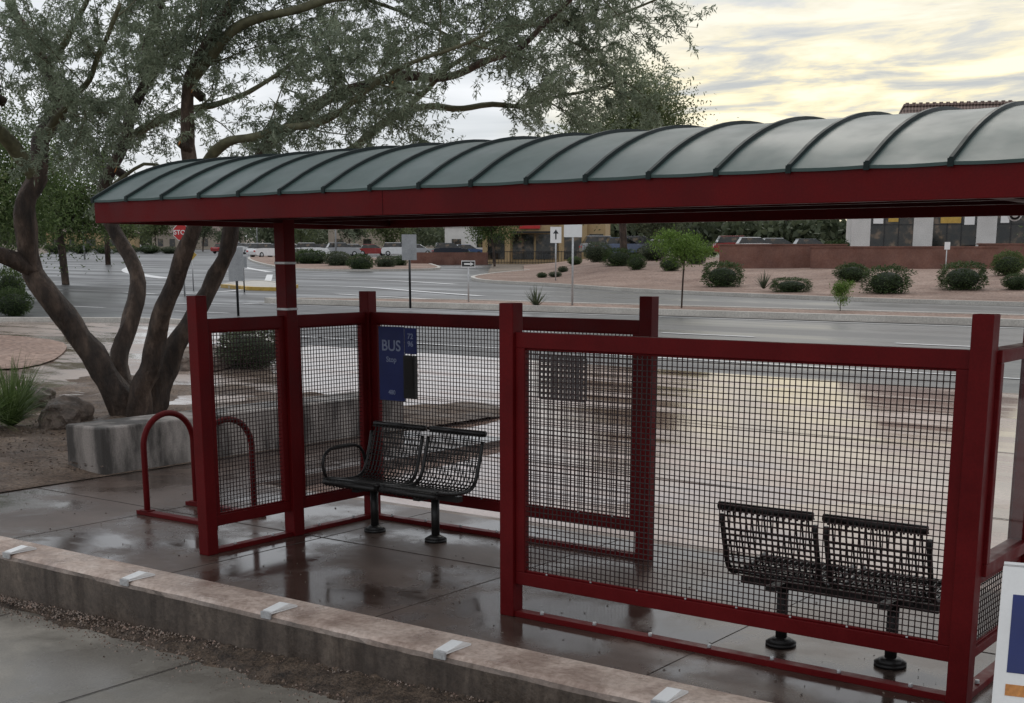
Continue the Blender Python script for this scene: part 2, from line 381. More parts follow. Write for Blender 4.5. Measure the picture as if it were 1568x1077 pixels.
face=mixc(nt,1.0,face,ramp(nt,n3,[(.3,(.6,.6,.6)),(.6,(1.1,1.1,1.1))]),'MULTIPLY')
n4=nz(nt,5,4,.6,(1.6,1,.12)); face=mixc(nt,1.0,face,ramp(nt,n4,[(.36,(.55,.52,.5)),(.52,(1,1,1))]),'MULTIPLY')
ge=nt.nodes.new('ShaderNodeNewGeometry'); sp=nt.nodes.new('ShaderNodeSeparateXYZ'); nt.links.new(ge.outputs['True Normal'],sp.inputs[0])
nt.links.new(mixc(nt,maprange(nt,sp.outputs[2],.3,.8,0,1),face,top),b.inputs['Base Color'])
nt.links.new(maprange(nt,nz(nt,2.2,5,.6),.4,.6,.2,.65),b.inputs['Roughness']); bump(nt,b,nz(nt,60,6,.7),.5,.006)
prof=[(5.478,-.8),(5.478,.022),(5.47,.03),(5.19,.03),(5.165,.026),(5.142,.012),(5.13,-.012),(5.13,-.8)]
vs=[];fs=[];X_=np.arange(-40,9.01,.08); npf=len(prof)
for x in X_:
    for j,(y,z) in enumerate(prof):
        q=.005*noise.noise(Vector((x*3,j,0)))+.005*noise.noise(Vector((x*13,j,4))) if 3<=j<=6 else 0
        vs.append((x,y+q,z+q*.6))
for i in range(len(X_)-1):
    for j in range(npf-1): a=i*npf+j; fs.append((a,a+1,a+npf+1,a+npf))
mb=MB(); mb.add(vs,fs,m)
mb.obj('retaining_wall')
def skatestop(x):
    mb=MB()
    M=Matrix.Translation((x,5.30,.032))
    mb.prism([(-.04,-.165),(.04,-.165),(.04,.05),(-.04,.05)],0,.010,SIGNW,M)
    mb.add([M@Vector(p) for p in ((-.04,.05,.011),(.04,.05,.011),(.04,-.02,.035),(-.04,-.02,.035),(-.04,-.16,.013),(.04,-.16,.013))],[(0,1,2,3),(3,2,5,4),(0,3,4),(1,5,2)],SIGNW)
    mb.prism([(-.04,-.178),(.04,-.178),(.04,-.1655),(-.04,-.1655)],-.03,.010,STEEL,M)
    mb.obj('skate_stop')
for i in range(7): skatestop(-9.78+1.36*i)
mb=MB(); mb.box(-11.55,-10.95,7.8,9.28,-.05,.48,CONC_BLOCK); mb.box(-11.55,-10.95,9.29,10.8,-.05,.48,CONC_BLOCK); mb.box(-11.55,-10.95,10.81,12.3,-.05,.48,CONC_BLOCK)
mb.obj('concrete_seat_wall',bevel=.02)

# ------------------------------------------------------------------ shelter
sh=empty('bus_shelter')
XL,XM,XR=-7.35,-4.58,-1.86; YF,YB=6.09,7.84; YC=6.95; XB=-4.70
P=.05; PT=1.865
posts=MB()
for (x,y) in ((XL,YF),(XM,YF),(XR,YF),(XL,YB),(XB,YB),(XR,YB)):
    posts.box(x-P,x+P,y-P,y+P,0,PT,RED)
posts.obj('posts',sh,bevel=.005)
mb=MB()
for x in (XL,XR): mb.box(x-.055,x+.055,YC-.055,YC+.055,0,2.62,RED)
mb.obj('roof_columns',sh,bevel=.005)
mb=MB()
for z in (1.74,2.08): mb.box(XL-.058,XL+.058,YC-.058,YC+.058,z,z+.016,STEEL)
mb.obj('column_straps',sh)
frames=MB(); wires=MB(); base=MB()
def panel(axis,c,a,b_,z0=.20,z1=1.70,th=.025,wire=True,rail=True,side=.065,tr=.09,br=.08,mat=RED):
    def f(mbx,u0,u1,v0,v1,za,zb,mt):
        if axis=='x': mbx.box(u0,u1,c+v0,c+v1,za,zb,mt)
        else: mbx.box(c+v0,c+v1,u0,u1,za,zb,mt)
    f(frames,a,b_,-th,th,z1-tr,z1,mat); f(frames,a,b_,-th,th,z0,z0+br,mat)
    f(frames,a,a+side,-th,th,z0+br,z1-tr,mat); f(frames,b_-side,b_,-th,th,z0+br,z1-tr,mat)
    if wire:
        u=a+side; p=.0312; r=.0024
        n=int((b_-side-u)/p)
        for i in range(1,n+1):
            uu=u+(b_-side-u)*i/(n+1); f(wires,uu-r,uu+r,-r,r,z0+br,z1-tr,WIRE)
        m_=int((z1-tr-z0-br)/p)
        for i in range(1,m_+1):
            z=z0+br+(z1-tr-z0-br)*i/(m_+1); f(wires,a+side,b_-side,-3*r,-r-.0002,z-r,z+r,WIRE)
        f(frames,a+side,b_-side,-.010,.010,z1-tr-.012,z1-tr,mat); f(frames,a+side,b_-side,-.010,.010,z0+br,z0+br+.012,mat)
        k=max(2,int((b_-a)/.3))
        for i in range(k):
            uu=a+side+(b_-a-2*side)*(i+.5)/k
            f(base,uu-.006,uu+.006,-.016,-.011,z0+br+.002,z0+br+.012,STEEL)
    if rail:
        f(base,a,b_,-.035,.035,0,.035,mat)
        k=max(2,int((b_-a)/.36))
        for i in range(k):
            uu=a+(b_-a)*(i+.5)/k
            x,y=(uu,c-.012) if axis=='x' else (c+.012,uu)
            base.cyl(x,y,.035,.055,.012,STEEL,8)
panel('x',YF,XM+P,XR-P)
panel('x',YB,XL+P,XB-P)
panel('y',XL,YF+P,YC-.056,side=.055)
panel('y',XL,YC+.056,YB-P,side=.055)
panel('y',XR,YF+P,YC-.056,.20,.62,wire=True,tr=.05,br=.05)
panel('y',XR,YC+.056,YB-P,.20,.62,wire=True,tr=.05,br=.05)
gl=MB()
for (a,c) in ((YF+P,YC-.056),(YC+.056,YB-P)):
    panel('y',XR+.02,a,c,.625,1.70,th=.05,wire=False,rail=False,side=.045,tr=.06,br=.06)
    x=XR+.05; gl.add([(x,a+.045,.685),(x,c-.045,.685),(x,c-.045,1.64),(x,a+.045,1.64)],[(0,1,2,3)],GLASS)
frames.obj('panel_frames',sh,bevel=.004); wires.obj('wire_infill',sh); base.obj('base_rails',sh,bevel=.003); gl.obj('display_glass',sh)
X0,X1,Y0,Y1=-8.05,-1.17,5.8,8.12; ZB=2.365; ZT=2.515; CR=.33
def rz_(y):
    t=(y-Y0)/(Y1-Y0)*2-1; h=(Y1-Y0)/2; Rr=(h*h+CR*CR)/(2*CR); return ZT+.010+math.sqrt(Rr*Rr-(t*h)**2)-(Rr-CR)
ys=[Y0-.012+(Y1-Y0+.024)*i/24 for i in range(25)]
mb=MB()
xp=[X0-.015]+[X0+.38*i/4 for i in range(1,72)]+[X1+.015]; nxp=len(xp)
vs=[];fs=[]
for off in (0,-.015):
    for y in ys:
        yy=min(max(y,Y0),Y1)
        for i,x in enumerate(xp):
            u=((x-X0)/.38)%1
            vs.append((x,y,rz_(yy)+off+.003*noise.noise(Vector((x*2.1,y*1.6,0)))-.004*math.sin(math.pi*u)))
N1=len(vs)//2
for s in (0,1):
    for i in range(24):
        for j in range(nxp-1):
            a=s*N1+i*nxp+j; q=(a,a+1,a+nxp+1,a+nxp); fs.append(q if s==0 else q[::-1])
for j in range(nxp-1):
    fs.append((j,N1+j,N1+j+1,j+1)); e_=24*nxp; fs.append((e_+j,e_+j+1,N1+e_+j+1,N1+e_+j))
for i in range(24):
    a=i*nxp; fs.append((a,a+nxp,N1+a+nxp,N1+a)); a=i*nxp+nxp-1; fs.append((a,N1+a,N1+a+nxp,a+nxp))
mb.add(vs,fs,ROOF,True); ro=mb.obj('roof_sheet',sh)
es=ro.modifiers.new('e','EDGE_SPLIT'); es.split_angle=math.radians(40)
mb=MB(); xsn=[X0+.002+.38*i for i in range(19)]
for x in xsn:
    vs=[];fs=[]
    for y in ys:
        z=rz_(min(max(y,Y0),Y1))-.003
        vs+=[(x-.012,y,z),(x-.009,y,z+.022),(x+.009,y,z+.022),(x+.012,y,z)]
    for i in range(24):
        a=4*i
        for k in range(3): fs.append((a+k,a+k+4,a+k+5,a+k+1))
    fs.append((0,1,2,3)); fs.append((99,98,97,96))
    mb.add(vs,fs,SEAM)
    mb.box(x-.013,x+.013,Y0-.020,Y0-.0125,ZT-.012,ZT+.024,SEAM)
mb.obj('roof_seams',sh)
mb=MB()
mb.box(X0,X1,Y0,Y0+.04,ZB,ZT,RED); mb.box(X0,X1,Y1-.04,Y1,ZB,ZT,RED)
mb.box(X0,X0+.04,Y0+.041,Y1-.041,ZB,ZT,RED); mb.box(X1-.04,X1,Y0+.041,Y1-.041,ZB,ZT,RED)
for x in (X0,X1-.03):
    pts=[(y,rz_(y)-.02) for y in np.linspace(Y0+.05,Y1-.05,20)]
    n=len(pts); vs=[(x,y,ZT+.001) for y,_ in pts]+[(x,y,z) for y,z in pts]+[(x+.03,y,ZT+.001) for y,_ in pts]+[(x+.03,y,z) for y,z in pts]
    fs=[(i,i+n,i+1+n,i+1) for i in range(n-1)]+[(2*n+i,2*n+i+1,3*n+i+1,3*n+i) for i in range(n-1)]
    mb.add(vs,fs,RED)
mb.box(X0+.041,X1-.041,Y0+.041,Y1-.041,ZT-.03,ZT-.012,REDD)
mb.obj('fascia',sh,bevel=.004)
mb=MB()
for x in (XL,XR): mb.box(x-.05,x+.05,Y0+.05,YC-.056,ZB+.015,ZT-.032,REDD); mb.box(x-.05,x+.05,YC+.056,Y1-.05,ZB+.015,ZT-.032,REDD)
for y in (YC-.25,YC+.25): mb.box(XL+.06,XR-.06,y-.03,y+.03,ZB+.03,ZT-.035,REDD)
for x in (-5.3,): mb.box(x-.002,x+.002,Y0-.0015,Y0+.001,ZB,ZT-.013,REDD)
mb.obj('roof_beams',sh)
bs=empty('bus_sign')
mb=MB(); yb=YB-.035
mb.box(-7.2,-6.93,yb-.006,yb,1.0,1.59,SIGNB); mb.box(-6.92,-6.80,yb-.006,yb,1.38,1.585,SIGNB); mb.obj('panel',bs)
mb=MB(); mb.box(-6.92,-6.80,yb-.03,yb,1.03,1.37,DARK); mb.box(-6.905,-6.815,yb-.033,yb-.0305,1.10,1.35,BLACK); mb.obj('holder',bs)
def text(s,loc,size,mat,parent,rot=(math.pi/2,0,0)):
    c=bpy.data.curves.new('lettering','FONT'); c.body=s; c.size=size; c.extrude=.0008; c.align_x='CENTER'; c.offset=size*.015
    c.materials.append(mat); o=bpy.data.objects.new('lettering',c); link(o,parent); o.location=loc; o.rotation_euler=rot; return o
SIGNPALE=surf('sign_pale_blue',(.25,.3,.45),(.33,.38,.55),4,(.3,.5),2,0,fine=.03)
text('BUS',(-7.065,yb-.009,1.40),.12,SIGNPALE,bs)
text('Stop',(-7.065,yb-.009,1.31),.06,SIGNPALE,bs); text('480',(-7.065,yb-.009,1.05),.05,SIGNPALE,bs)
text('72\n96',(-6.86,yb-.009,1.50),.06,SIGNPALE,bs)
mb=MB(); x0,x1,z0,z1=-5.6,-5.19,1.11,1.42
PLT=surf('perforated_plate',(.10,.085,.085),(.15,.13,.13),8,(.4,.6),4,0)
for i in range(12): u=x0+(x1-x0)*i/11; mb.box(u-.008,u+.008,yb-.012,yb-.002,z0,z1,PLT)
for i in range(9): u=z0+(z1-z0)*i/8; mb.box(x0,x1,yb-.014,yb-.0125,u-.008,u+.008,PLT)
mb.obj('timetable_holder')

def bench(loc,rz,arms=()):
    e=empty('bench',loc,rz)
    prof=[(-.30,.385),(-.315,.41),(-.29,.435),(-.24,.432),(-.12,.41),(0,.40),(.09,.405),(.15,.435),(.185,.49),(.215,.58),(.245,.68),(.265,.76),(.275,.80),(.30,.825),(.325,.81),(.325,.785)]
    prof=[tuple(p)[:2] for p in smoothline([(a,b_,0) for a,b_ in prof],.032)]
    mb=MB(); fr=MB()
    for s in (-1,1):
        cx=s*.30; hw=.27
        fr.tube([(cx-hw,y,z) for y,z in prof[2:-4]],.015,BLACK,8); fr.tube([(cx+hw,y,z) for y,z in prof[2:-4]],.015,BLACK,8)
        fr.tube([(cx-hw,.30,.815),(cx+hw,.30,.815)],.022,BLACK,10); fr.tube([(cx-hw,-.295,.412),(cx+hw,-.295,.412)],.022,BLACK,10)
        for i in range(1,15):
            x=cx-hw+2*hw*i/15; mb.tube([(x,y,z) for y,z in prof],.0055,BLACK,5)
        for j in range(2,len(prof)-2):
            y,z=prof[j]; mb.tube([(cx-hw,y,z-.004),(cx+hw,y,z-.004)],.0046,BLACK,4)
        for dx in (-hw*.5,hw*.5): fr.box(cx+dx-.015,cx+dx+.015,-.26,.1,.373,.389,BLACK)
    for s in arms:
        x=s*(.30+.27)+s*.02
        fr.tube(smoothline([(x,.2,.50),(x,.17,.60),(x,.10,.655),(x,-.05,.665),(x,-.2,.655),(x,-.27,.60),(x,-.28,.52),(x,-.25,.44)],.03),.013,BLACK,8)
    fr.box(-.56,.56,-.03,.03,.33,.372,BLACK)
    for x in (-.315,.315):
        fr.cyl(x,0,.02,.34,.032,BLACK,16); fr.cyl(x,0,0,.022,.085,BLACK,24); fr.cyl(x,0,.022,.05,.085,BLACK,24,.04)
        fr.box(x-.03,x+.03,-.22,.16,.345,.37,BLACK)
    mb.obj('seat_and_back_wires',e); fr.obj('frame',e)
bench((-6.62,7.42,0),0,(-1,))
bench((-2.66,6.46,0),math.pi,())
mb=MB()
for x in (-8.95,-8.2):
    r=.26; yc=7.04
    pts=[(x,yc-r,.03),(x,yc-r,.58)]+[(x,yc-r*math.cos(a),.58+r*math.sin(a)) for a in np.linspace(.15,math.pi-.15,14)]+[(x,yc+r,.58),(x,yc+r,.03)]
    mb.tube(pts,.026,RED,12)
    for s in (-1,1): mb.box(x-.05,x+.05,yc+s*r-.045,yc+s*r+.045,.036,.044,RED)
for y in (7.04-.26,7.04+.26): mb.box(-9.05,-8.1,y-.04,y+.04,.001,.035,RED)
mb.obj('bike_rack',bevel=.003)
e=empty('sandwich_board_sign',(-1.29,5.82,-.0),math.radians(14))
mb=MB()
for s in (1,-1):
    M=Matrix.Translation((0,s*.25,0))@Matrix.Rotation(s*math.radians(15),4,'X')
    mb.box(-.32,.32,-.012,.012,0,.82,SIGNW,M)
    if s<0:
        mb.box(-.27,.28,-.0145,-.0125,.36,.70,SIGNB,M)
        mb.box(-.27,.10,-.0145,-.0125,.26,.31,ORANGE,M)
        mb.box(-.27,.22,-.0145,-.0125,.14,.17,DARK,M)
mb.obj('boards',e,bevel=.004)
text('OPEN',(0,-.19,.5),.16,SIGNW,e,(math.radians(75),0,0))

# ------------------------------------------------------------------ street
KERB2=surf('street_kerb',(.46,.43,.39),(.62,.59,.54),1,(.5,.8),2,.2,20,spec=.3)
KERBF=surf('kerb_gutter',(.2,.18,.165),(.3,.28,.25),1,(.4,.7),2,.2,20,spec=.3)
def island(name,pts,mat,h=.13,kw=.25,step=1.2):
    P2=[(p.x,p.y) for p in smoothline(pts,step,True)]
    drape(name,P2,h,mat)
    mb=MB(); ribbon(mb,P2,kw,0,h+.025,KERB2,closed=True); mb.obj('kerb')
def my(x): return 35.1+.128*(x+36.6)
near=[(x,my(x)) for x in range(-38,70,6)]; far=[(x,my(x)+2.6) for x in range(64,-38,-6)]
island('median',near+far,GRAVEL,.16,.32)
mb=MB(); ribbon(mb,[(x,my(x)-.42) for x in range(-38,70,3)],.5,.018,0,KERBF); ribbon(mb,[(x,my(x)+2.95) for x in range(-38,70,3)],.4,.018,0,KERBF); mb.obj('gutter')
def Fe(k):
    return float(np.interp(k,[-.03,.03,.1,.25,.38,.8],[74,67,60,52.3,48.5,50]))
def sst(t): t=min(1,max(0,t)); return t*t*(3-2*t)
def berm(x,y):
    F=FF(x,y); k=(CY*x+SY*y)/F
    return .60*sst((F-Fe(k)-1.2)/20)*sst((k-.0)/.07)
def zisl(x,y): return zt(x,y)+berm(x,y)
isl=[K(-.029,74),K(.03,67),K(.1,59.8),K(.2475,52),K(.38,48),(2,50.5),(40,56),(70,75),(40,130),K(.38,125),K(.1,118),K(.02,100),K(-.03,84)]
island('gravel_island',isl,GRAVEL)
vs=[];fs=[];nk,nf=60,40
for i in range(nk+1):
    k=.002+.5*i/nk
    for j in range(nf+1):
        F=Fe(k)+1.25+(113-Fe(k))*j/nf; x,y=K(k,F); vs.append((x,y,zt(x,y)+.136+berm(x,y)+.05*noise.noise(Vector((x*.5,y*.5,0)))*min(1,berm(x,y)*4)))
for i in range(nk):
    for j in range(nf): a=i*(nf+1)+j; fs.append((a,a+nf+1,a+nf+2,a+1))
mb=MB(); mb.add(vs,fs,GRAVEL,True); mb.obj('gravel_berm')
island('street_landscape_strip',[K(-.178,104),K(-.08,99),K(-.065,112),K(-.10,150),K(-.2,165)],GRAVEL)
island('refuge_island',[K(-.225,66),K(-.185,62),K(-.175,66),K(-.2,73)],KERB2,.12)
mb=MB()
for i in range(-6,9):
    x=-17.5+6.2*i; ribbon(mb,[(x,29.9+.05*(x+17)),(x+2.6,29.9+.05*(x+19.6))],.2,.016,0,WHITE)
ribbon(mb,[(x,24.0+.03*x) for x in range(-60,60,3)],.15,.016,0,WHITE)
ribbon(mb,[(x,my(x)-1.2) for x in range(-38,60,3)],.16,.016,0,WHITE)
ribbon(mb,[(x,my(x)+3.9) for x in range(-38,60,3)],.16,.016,0,YELLOW)
def kl(lst): return [(p.x,p.y) for p in smoothline([K(k,F) for k,F in lst],1.0)]
for l,wd in (([(-.29,118),(-.297,100),(-.288,88),(-.268,80)],1.0),([(-.30,60),(-.26,58),(-.20,66),(-.19,88)],.4),([(-.21,64),(-.17,68),(-.12,66),(-.07,60),(-.03,56)],.45),([(-.36,74),(-.30,72),(-.24,74)],.5),([(-.23,140),(-.21,110),(-.19,95)],.6),([(-.16,80),(-.10,76),(-.05,70)],.5),([(-.14,58),(-.08,54),(-.02,52)],.35),([(-.275,50),(-.22,49),(-.17,50)],.35)):
    ribbon(mb,kl(l),wd,.022,0,WHITE)
mb.obj('road_marking')
mb=MB(); ribbon(mb,kl([(-.225,66),(-.205,62.5),(-.185,61.7),(-.172,65.5)]),.4,.0,.17,YELLOW); mb.obj('painted_kerb')
mb=MB(); ribbon(mb,kl([(-.6,40.4),(-.42,39),(-.27,38.2),(-.21,34),(-.19,28)]),.3,.02,.13,KERB2); mb.obj('kerb')
def flat(name,lst,mat,dz): 
    drape(name,[(p.x,p.y) for p in smoothline([K(k,F) for k,F in lst],1,True)],dz,mat)
flat('gravel_patch',[(-.46,24),(-.385,24.5),(-.352,27.5),(-.36,31.5),(-.46,34)],GRAVEL,.06)
flat('gravel_patch',[(-.28,25),(-.235,24),(-.215,27),(-.235,30),(-.275,29)],GRANITE,.055)

# ------------------------------------------------------------------ vegetation
def catm(pts,step=.12): return smoothline(pts,step)
def T(R,z,F):
    x,y=W(R,F); return Vector((x,y,z))
tree=empty('mesquite_tree')
limbs=[
 ([(-5.12,-.1,17),(-5.3,.5,16.95),(-5.7,1.16,16.9),(-6.0,1.66,16.8),(-6.25,2.08,16.8),(-6.22,2.66,16.7),(-6.04,3.15,16.8),(-6.0,3.6,16.9),(-5.8,4.0,17.1),(-6.04,4.56,17.3),(-6.35,5.2,17.2),(-6.6,6.2,17.0)],.20,.05),
 ([(-6.2,2.0,16.8),(-6.5,2.2,16.5),(-7.0,2.3,16.2),(-7.6,2.8,15.9),(-8.1,3.6,15.8)],.11,.03),
 ([(-6.05,3.15,16.8),(-6.35,3.7,16.3),(-6.6,4.0,15.9),(-7.0,4.6,15.4),(-7.3,5.5,15.2)],.10,.025),
 ([(-5.2,.25,17.05),(-5.3,.8,17.2),(-5.2,1.35,17.4),(-5.1,1.95,17.6),(-5.45,2.5,17.8),(-5.6,3.0,17.9),(-5.3,3.75,18.1),(-5.05,4.4,18.2),(-4.95,5.1,18.4),(-4.6,6.2,18.6)],.14,.035),
 ([(-5.3,3.7,18.1),(-4.6,4.1,18.5),(-3.8,4.4,18.9),(-3.0,5.0,19.2)],.06,.02),
 ([(-5.0,.0,16.9),(-4.93,.5,16.8),(-4.68,1.08,16.7),(-4.36,1.83,16.5),(-4.02,2.53,16.3),(-4.03,3.2,16.3),(-4.02,3.9,16.3),(-3.75,4.5,16.1),(-3.3,5.2,16.0),(-2.9,6.2,16.0)],.15,.04),
 ([(-4.92,.1,17.1),(-4.75,.6,17.15),(-4.4,1.25,17.2),(-4.0,1.91,17.2),(-3.72,2.5,17.1),(-3.5,3.05,17.0),(-3.05,3.6,16.8),(-2.22,4.12,16.6),(-1.56,4.27,16.4),(-.9,4.27,16.3),(-.45,4.38,16.2),(.02,4.6,16.1),(.5,5.0,16.0),(.85,5.5,16.0)],.15,.02),
 ([(-3.5,3.05,17.0),(-2.9,3.35,17.4),(-2.3,3.5,17.7),(-1.64,4.0,17.9),(-.8,4.1,18.0),(.02,4.15,18.1),(.8,4.35,18.2),(1.3,4.5,18.2)],.085,.015),
 ([(-4.03,3.0,16.3),(-3.6,3.4,15.9),(-2.9,3.55,15.5),(-2.1,3.75,15.2),(-1.3,4.2,15.0),(-.4,4.5,14.9)],.07,.015),
 ([(-3.9,4.2,16.2),(-3.2,4.75,15.8),(-2.3,4.95,15.6),(-1.2,5.1,15.4),(-.1,5.3,15.3),(.7,5.5,15.3)],.07,.015),
 ([(-3.3,5.2,16.0),(-2.2,5.7,16.2),(-1.0,5.9,16.5),(.2,5.9,16.8),(1.0,5.7,17.0)],.06,.015),
 ([(-5.05,4.4,18.2),(-4.2,5.1,17.6),(-3.2,5.6,17.2),(-2.0,5.3,17.2),(-.9,4.9,17.4)],.05,.015),
 ([(-6.0,3.6,16.9),(-5.4,3.9,16.2),(-4.9,4.3,15.6),(-4.4,4.9,15.2)],.06,.02),
 ([(-6.04,4.56,17.3),(-5.5,5.0,17.0),(-5.0,5.6,16.6)],.05,.02),
 ([(-1.64,4.0,17.9),(-.8,4.6,17.6),(.1,5.0,17.4),(1.1,5.1,17.3),(1.7,5.3,17.3)],.04,.012),
 ([(-5.6,3.0,17.9),(-5.0,3.35,17.9),(-4.7,3.25,18.0),(-4.3,3.0,18.1),(-4.0,2.9,18.1)],.03,.012),
]
mb=MB(); allb=[]
for pts,r0,r1 in limbs:
    P_=catm([T(*p) for p in pts],.12)
    P_=[p+Vector((noise.noise(p*1.7),noise.noise(p*1.7+Vector((9,0,0))),noise.noise(p*1.7+Vector((0,9,0)))))*.07 for p in P_]
    n=len(P_); rr=[r0+(r1-r0)*(i/(n-1))**.8 for i in range(n)]
    if P_[0].z<.2: 
        for i in range(min(6,n)): rr[i]*=1+.25*(1-i/6)
    mb.tube(P_,rr,BARK if r0>.1 else GBARK,12,jit=.35); allb.append((P_,rr))
for R,z,F in ((-6.3,4.05,16.2),(-5.75,3.72,16.8),(-3.1,3.75,16.75),(-1.55,4.17,16.3),(-4.1,3.5,16.2),(-3.9,4.1,16.15),(-5.4,3.3,17.9)):
    a=T(R,z,F); mb.tube([a+Vector((.0,.14,-.08)),a],[.06,.055],BARK,10); mb.tube([a,a-Vector((.003,.006,-.003))],[.05,.048],ORANGE,10)
mb.obj('trunk_and_limbs',tree)
twm=MB(); twigs=[]
def grow(p,d,L,r,lev):
    n=max(3,int(L/.2)); pts=[p]; q=p.copy(); dd=d.normalized()
    for i in range(n):
        dd=(dd+Vector((random.gauss(0,.14),random.gauss(0,.14),random.gauss(0,.12)-(.07 if lev>0 else .01)))).normalized()
        q=q+dd*(L/n); pts.append(q.copy())
    twm.tube(pts,[r*(1-.7*i/n)+.0012 for i in range(n+1)],GBARK,3 if lev else 4,cap=False)
    if lev>=1: twigs.append(pts)
    if lev==2: return
    k=int(L/(.17 if lev==0 else .14))
    for i in range(k):
        t=(i+.7)/k; idx=min(n-1,int(t*n)); base_=pts[idx]; ax=(pts[idx+1]-pts[idx]).normalized()
        side=Vector(rdir(1)[0]); side=(side-ax*side.dot(ax)).normalized()
        nd=(ax*.7+side*.9+Vector((0,0,-.05))).normalized()
        grow(base_,nd,(L*.5 if lev==0 else .40)*random.uniform(.6,1.2),r*.4,lev+1)
for P_,rr in allb:
    n=len(P_)
    for i in range(n):
        if P_[i].z<3.5 or rr[i]>.11: continue
        if random.random()<.34*(1+1.5*noise.noise(P_[i]*1.1)):
            ax=(P_[min(i+1,n-1)]-P_[max(i-1,0)]).normalized(); s=Vector(rdir(1)[0]); s=(s-ax*s.dot(ax)).normalized()
            d=ax*.6+s*.9+Vector((0,0,.2)); grow(P_[i],d,random.uniform(.7,1.6),.009,0)
twm.obj('twigs',tree)
C=[];D=[]
KL=int(225000/len(twigs))
for pts in twigs:
    A=np.array([tuple(p) for p in pts]); k=max(8,int(KL*random.uniform(.4,1.6)))
    t=rng.random(k)*(len(A)-1); i=np.minimum(t.astype(int),len(A)-2); f=(t-i)[:,None]
    c=A[i]*(1-f)+A[i+1]*f; d=rdir(k)*.8+np.array([0,0,-.35]); d/=np.linalg.norm(d,axis=1)[:,None]
    C.append(c+rdir(k)*rng.random((k,1))*.05); D.append(d)
C=np.concatenate(C); D=np.concatenate(D); n=len(C)
quads('foliage',leafquads(C,D,rng.uniform(.04,.09,n),rng.uniform(.011,.019,n)),[L_MESQ],tree)

def clump_tree(name,X,Y,z0,h,crown_r,crown_z,mat,nleaf=9000,ls=.18,trunk=.15,nc=26,flat=.7,bark=BARK):
    e=empty(name,(X,Y,z0)); mb=MB(); cs=[]
    for i in range(nc):
        d=rdir(1)[0]; r=random.random()**.5
        cs.append((d[0]*crown_r*r*.85,d[1]*crown_r*r*.85,crown_z+d[2]*(h-crown_z)*r*.85))
    a=random.random()*6; top=(math.cos(a)*crown_r*.2,math.sin(a)*crown_r*.2,crown_z)
    mb.tube(catm([(0,0,-.1),(top[0]*.3,top[1]*.3,crown_z*.45),top],.3),trunk,bark,8)
    for c in cs[::2]:
        mb.tube([(0,0,crown_z*.75),(c[0]*.5,c[1]*.5,(crown_z+c[2])/2),c],[trunk*.5,trunk*.3,trunk*.12],bark,6)
    mb.obj('trunk',e)
    C=[]; per=nleaf//nc
    for c in cs:
        s=crown_r*random.uniform(.16,.30); p=rng.normal(size=(per,3))*np.array([s,s,s*flat]); C.append(p+np.array(c))
    C=np.concatenate(C); n=len(C); D=rdir(n)+np.array([0,0,.2]); D/=np.linalg.norm(D,axis=1)[:,None]
    quads('foliage',leafquads(C,D,rng.uniform(.6,1.4,n)*ls,rng.uniform(.3,.5,n)*ls),[mat],e)
    return e
def ground(k,F,isl=False):
    x,y=K(k,F); return x,y,(zisl(x,y)+.13 if isl else zt(x,y))
x,y,z=ground(.078,88,True); clump_tree('desert_tree',x,y,z,12.9,4.6,8.0,L_OLIVE,46000,.24,.25,46,.75)
x,y,z=ground(-.40,58); clump_tree('green_tree',x,y,z,9.5,4.2,5.3,L_GREEN,26000,.18,.22,36)
x,y,z=ground(-.345,70); clump_tree('green_tree',x,y,z,7.0,3.6,4.2,L_GREEN,20000,.18,.2,30)
x,y,z=ground(-.47,46); clump_tree('green_tree',x,y,z,9.0,4.0,5.0,L_OLIVE,20000,.18,.2,30)
x,y,z=ground(.122,43.8); clump_tree('young_tree',x,y,z+.13,2.75,.98,1.95,L_BRIGHT,8000,.08,.03,30,.5)
x,y,z=ground(.243,42); clump_tree('small_bush_tree',x,y,z+.13,1.15,.42,.68,L_BRIGHT,2800,.06,.014,14,.8)
x,y,z=ground(.42,50,True); clump_tree('young_tree',x,y,z,3.6,1.5,2.2,L_GREEN,9000,.11,.05,24,.8)
x,y,z=ground(-.02,112,True); clump_tree('street_tree',x,y,z,6,2.6,3.9,L_GREEN,9000,.22,.1,24,.8)
x,y,z=ground(.10,112,True); clump_tree('street_tree',x,y,z,5.5,2.6,3.6,L_FAR,9000,.22,.1,24,.8)
for k,F,h in ((-.30,225,6),(-.275,232,7),(-.24,230,6),(-.165,228,7),(-.13,225,6.5),(-.10,200,6),(-.22,236,5)):
    x,y,z=ground(k,F); clump_tree('street_tree',x,y,z,h,h*.5,h*.62,random.choice((L_GREEN,L_OLIVE,L_FAR)),3600,.42,.12,18,.8)
for k,F,hh in ((-.312,120,9.6),(-.175,240,10)):
    e=empty('palm_tree',(*K(k,F),zt(*K(k,F)))); mb=MB(); mb.tube([(0,0,0),(.1,0,hh*.5),(0,0,hh)],[.25,.2,.18],BARK,8); mb.obj('trunk',e)
    C=[];D=[]
    for i in range(34):
        a=random.random()*6.28; el=random.uniform(-.5,1.3); p=np.array([0,0,hh]); d=np.array([math.cos(a)*math.cos(el),math.sin(a)*math.cos(el),math.sin(el)])
        for j in range(9):
            p=p+d*.24; d=d+np.array([0,0,-.11]); d/=np.linalg.norm(d)
            for s in range(4): C.append(p.copy()); dd=d+rdir(1)[0]*.7; D.append(dd/np.linalg.norm(dd))
    C=np.array(C);D=np.array(D); quads('fronds',leafquads(C,D,np.full(len(C),.55),np.full(len(C),.12)),[L_FAR],e)

